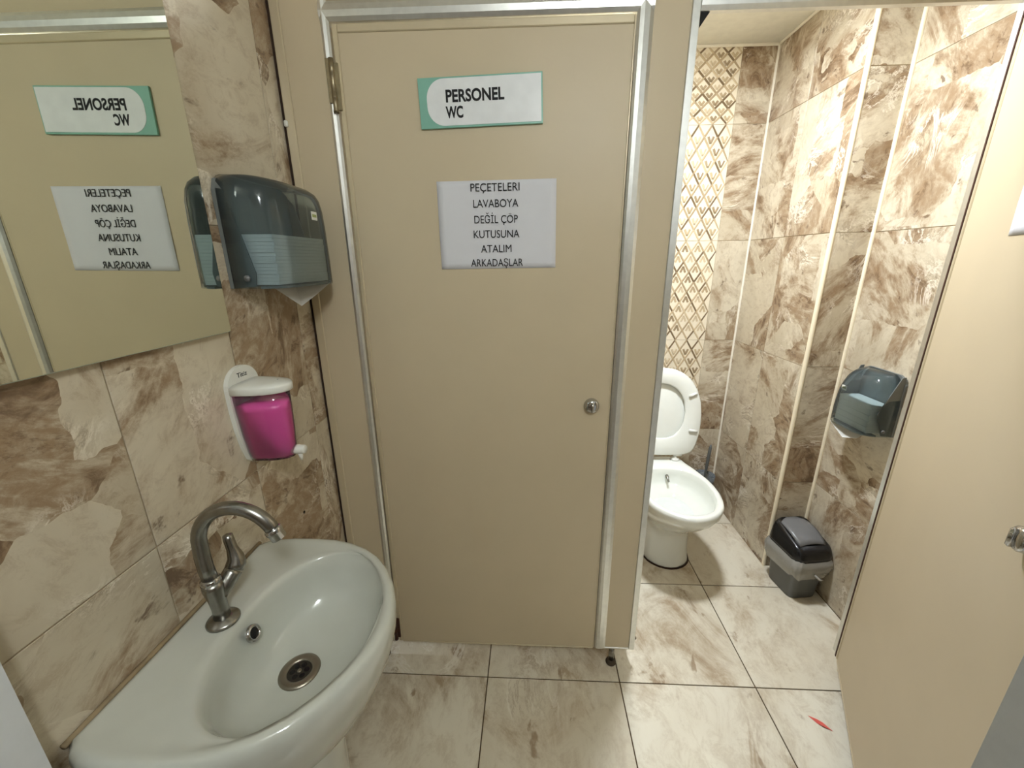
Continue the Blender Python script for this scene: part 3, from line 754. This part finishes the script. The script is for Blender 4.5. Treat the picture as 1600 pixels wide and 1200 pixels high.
link('bin_bag', loft([bagl(.0055, .118, .022, .3), bagl(.010, .140, .022, 1.1), bagl(.015, .165, .02, 2.), bagl(.012, .188, .012, .5), bagl(.003, .206, .004, 0)], False, False), M['bag'], BN, True)
link('bag_tail', tube([(-.005, -.102, .145), (.012, -.112, .128), (.028, -.112, .124)], [.004, .005, .002], 8), M['bag'], BN, True)
def lidl(k, z, lift=0): return [(p[0]*k, p[1]*k, z+lift*(p[1]+.09)) for p in rr(.083, .093, z, .034)]
ld = link('lid', loft([lidl(1, .196), lidl(1.0, .211), lidl(.985, .225), lidl(.95, .236, .12), lidl(.90, .244, .22), lidl(.80, .250, .26)]), M['black'], BN, True)
fp = []
for j in range(9):
    v = -1+2*j/8
    fp.append([(.062*u*(1-.10*v*v), .006+.066*v, 0.2535+.26*(v*.066+.096)+.013*(1-v*v)-.010*u*u) for u in [-1+2*i/10 for i in range(11)]])
fm = loft(fp, closed=False); fo = link('swing_flap', fm, M['flap'], ld, True)
md = fo.modifiers.new('s', 'SOLIDIFY'); md.thickness = .006; md.offset = 0

# ------------------------------------------------------------------ red scrap on the floor
bm = bmesh.new()
vs = [bm.verts.new(p) for p in ((1.482, -.142, .0006), (1.503, -.153, .002), (1.515, -.162, .0012), (1.530, -.186, .0006), (1.508, -.176, .0006), (1.496, -.164, .0006))]
bm.faces.new(vs); bmesh.ops.solidify(bm, geom=bm.faces[:], thickness=.0006)
tag(link('red_scrap', me_from(bm), M['red']), 'thin red scrap lying on the floor tile near open door', 'scrap')

# ------------------------------------------------------------------ lamps
def lamp(label, x, y, r, rgb, s, name):
    L_ = thing('ceiling_lamp', label, 'lamp', (x, y, CEIL))
    link('rim', lathe([(r+.012, -.0003), (r+.012, -.018), (r+.002, -.022), (r, -.020)], 40, cap0=True, cap1=False), M['white_plastic'], L_, True)
    link('diffuser', lathe([(r, -.0195), (r*.98, -.0225), (r*.5, -.0245), (.004, -.0248)], 40), emit('glow_'+name, rgb, s), L_, True)
lamp('round ceiling lamp inside the open toilet cubicle', *POS_STALL, .09, (.93, 1, 1.09), L_STALL, 'stall')
GL = thing('pendant_lamp', 'white opal globe lamp hanging in the corridor outside the entrance', 'lamp', (*POS_CORR, 0))
link('stem', lathe([(.045, CEIL-.0004), (.045, CEIL-.012), (.008, CEIL-.016), (.008, 2.215), (.03, 2.21), (.03, 2.20)], 20), M['white_plastic'], GL, True)
link('globe', lathe([(.11*math.sin(PI*i/24)+.0005, 2.095-.11*math.cos(PI*i/24)) for i in range(25)], 32), emit('glow_corridor', (.94, 1, 1.03), L_CORR), GL, True)
